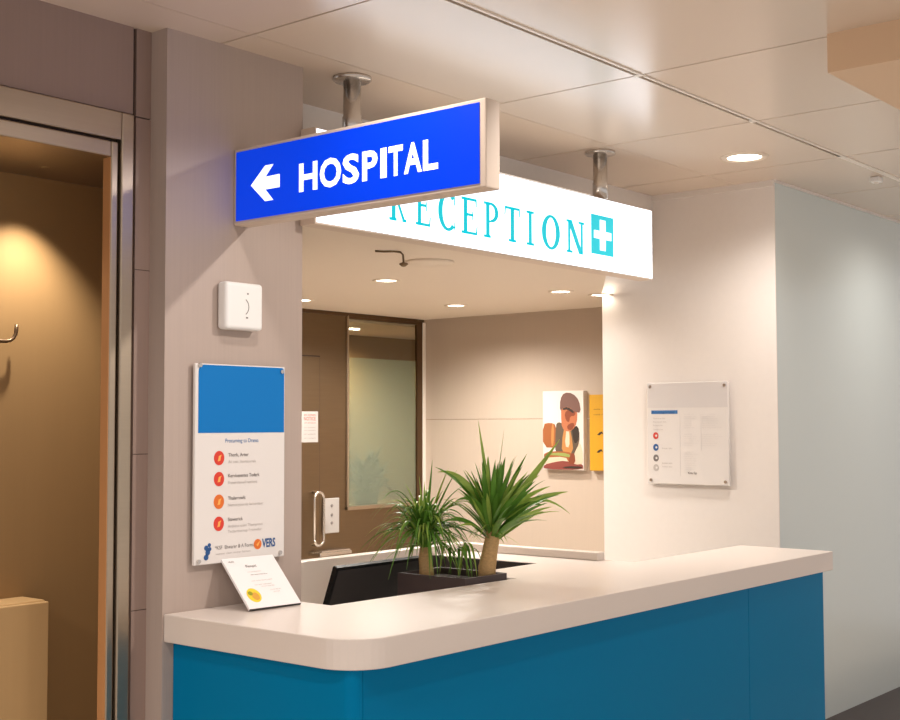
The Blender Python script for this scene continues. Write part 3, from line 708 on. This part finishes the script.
for dx, h, rs, wd in ((-.05, .44, -.01, .028), (.045, .41, -.005, .026), (.245, .37, -.02, .032), (.275, .18, .05, .028), (.28, .10, .15, .018), (-.20, .25, .12, .028), (-.21, .27, .07, .022), (.17, .24, .04, .030), (.21, .20, .04, .024),
                   (-.10, .26, .04, .026), (.01, .24, .0, .032), (.10, .26, .01, .028), (-.04, .23, .02, .030), (.13, .20, .04, .026), (.19, .13, .06, .018), (-.14, .14, .10, .018)):
    arc_leaf(bb, base+Vector((0, 0, .05)), base+right*dx+away*rnd.uniform(-.04, .03)+Vector((0, 0, h)), rs, wd, mi=1 if rnd.random() < .6 else 0, tw=(1 if dx > 0 else -1)*rnd.uniform(.7, 1.2) if abs(dx) > .08 else rnd.uniform(-.3, .3))
for i in range(18):   # dry curling lower leaves
    az = rnd.uniform(0, 2*PI); R_ = rnd.uniform(.06, .13)
    arc_leaf(bb, base+Vector((0, 0, rnd.uniform(0, .04))), base+Vector((R_*math.cos(az), R_*math.sin(az), rnd.uniform(-.03, .07))), rnd.uniform(.03, .09), .007, mi=1)
obj('foliage', bb, [M['leaf'], M['leaf2']], t)

# ------------------------------------------------------------------ plant and carton behind the frosted window
t = thing('leafy_shrub', 'dark leafy shrub blurred behind the frosted window', 'plant', (5.98, 5.72, .99))
struct('window_ledge', box(5.4, 6.6, YI+.041, 6.0, .93, .985), M['tan'], 'ledge behind the frosted window')
bb = bmesh.new(); lathe(bb, [(0, .986), (.07, .986), (.09, 1.08), (.08, 1.08), (0, 1.07)], 5.96, 5.64); obj('pot', bb, M['charcoal'], t)
bb = bmesh.new()
for i in range(170):
    az = rnd.uniform(0, 2*PI); el = rnd.uniform(.1, 1.5); blade(bb, (5.96+rnd.uniform(-.08, .08), 5.62+rnd.uniform(-.03, .03), 1.06+rnd.uniform(0, .14)), az, el, rnd.uniform(.14, .24), rnd.uniform(.2, 1.2), rnd.uniform(.02, .035), 6)
for v in bb.verts: v.co.y = min(max(v.co.y, YI+.03), 5.76)
obj('foliage', bb, M['leafdark'], t)
tag(obj('small_carton', box(5.64, 5.70, YI+.045, YI+.10, .986, 1.10, bev=.003), M['white']), 'small white carton behind the lower corner of the frosted window', 'box')

# ------------------------------------------------------------------ fittings on the ceilings
t = thing('ceiling_sprinkler', 'small hanging sprinkler head on a bent pipe on the reception ceiling', 'sprinkler', (3.78, 3.37, ZI))
bb = bmesh.new(); tube(bb, [(3.68, 3.43, ZI-.004), (3.71, 3.41, ZI-.005), (3.74, 3.385, ZI-.003), (3.765, 3.372, ZI-.005), (3.778, 3.37, ZI-.014), (3.782, 3.37, ZI-.046)], .0042, 8); obj('pipe', bb, M['steel'], t)
bb = bmesh.new(); lathe(bb, [(0, ZI-.042), (.005, ZI-.044), (.017, ZI-.048), (.019, ZI-.052), (.008, ZI-.061), (0, ZI-.063)], 3.782, 3.37, 20); obj('deflector', bb, M['steel'], t)
bb = bmesh.new(); lathe(bb, [(0, ZI-.010), (.10, ZI-.010), (.108, ZI-.004), (.108, ZI), (0, ZI)], 4.09, 3.50, 36)
t = obj('ceiling_speaker', bb, M['inceil']); tag(t, 'flat round cream disc on the reception ceiling beside the sprinkler', 'speaker')
bb = bmesh.new(); bx(bb, 5.995, 6.045, 2.275, 2.325, ZC-.028, ZC-.0005, bev=.006); t = obj('ceiling_sensor', bb, M['white']); tag(t, 'tiny white square sensor on the corridor ceiling at far right', 'sensor')
bb = bmesh.new(); lathe(bb, [(0, ZC-.034), (.010, ZC-.033), (.014, ZC-.027)], 6.02, 2.30, 16); obj('sensor_lens', bb, M['offwhite'], t)

# ------------------------------------------------------------------ camera
cam = bpy.data.cameras.new('camera'); cam.sensor_width = 36; cam.sensor_fit = 'HORIZONTAL'; cam.lens = 1271.244*36/900; cam.clip_start = .05
co = bpy.data.objects.new('camera', cam); C.objects.link(co)
rr = Vector((0.63770569, -0.77027588, -0.00255276)); uu = Vector((-0.0377476, -0.03456071, 0.99868948)); ff = Vector((0.76935465, 0.6367736, 0.05111563))
Mx = Matrix((rr, uu, -ff)).transposed().to_4x4(); Mx.translation = (0, 0, 1.505); co.matrix_world = Mx
SC.camera = co
SC.view_settings.view_transform = 'Standard'; SC.view_settings.look = 'None'; SC.view_settings.gamma = 1; SC.view_settings.exposure = 0
SC.view_settings.use_curve_mapping = False
SC.cycles.use_denoising = True
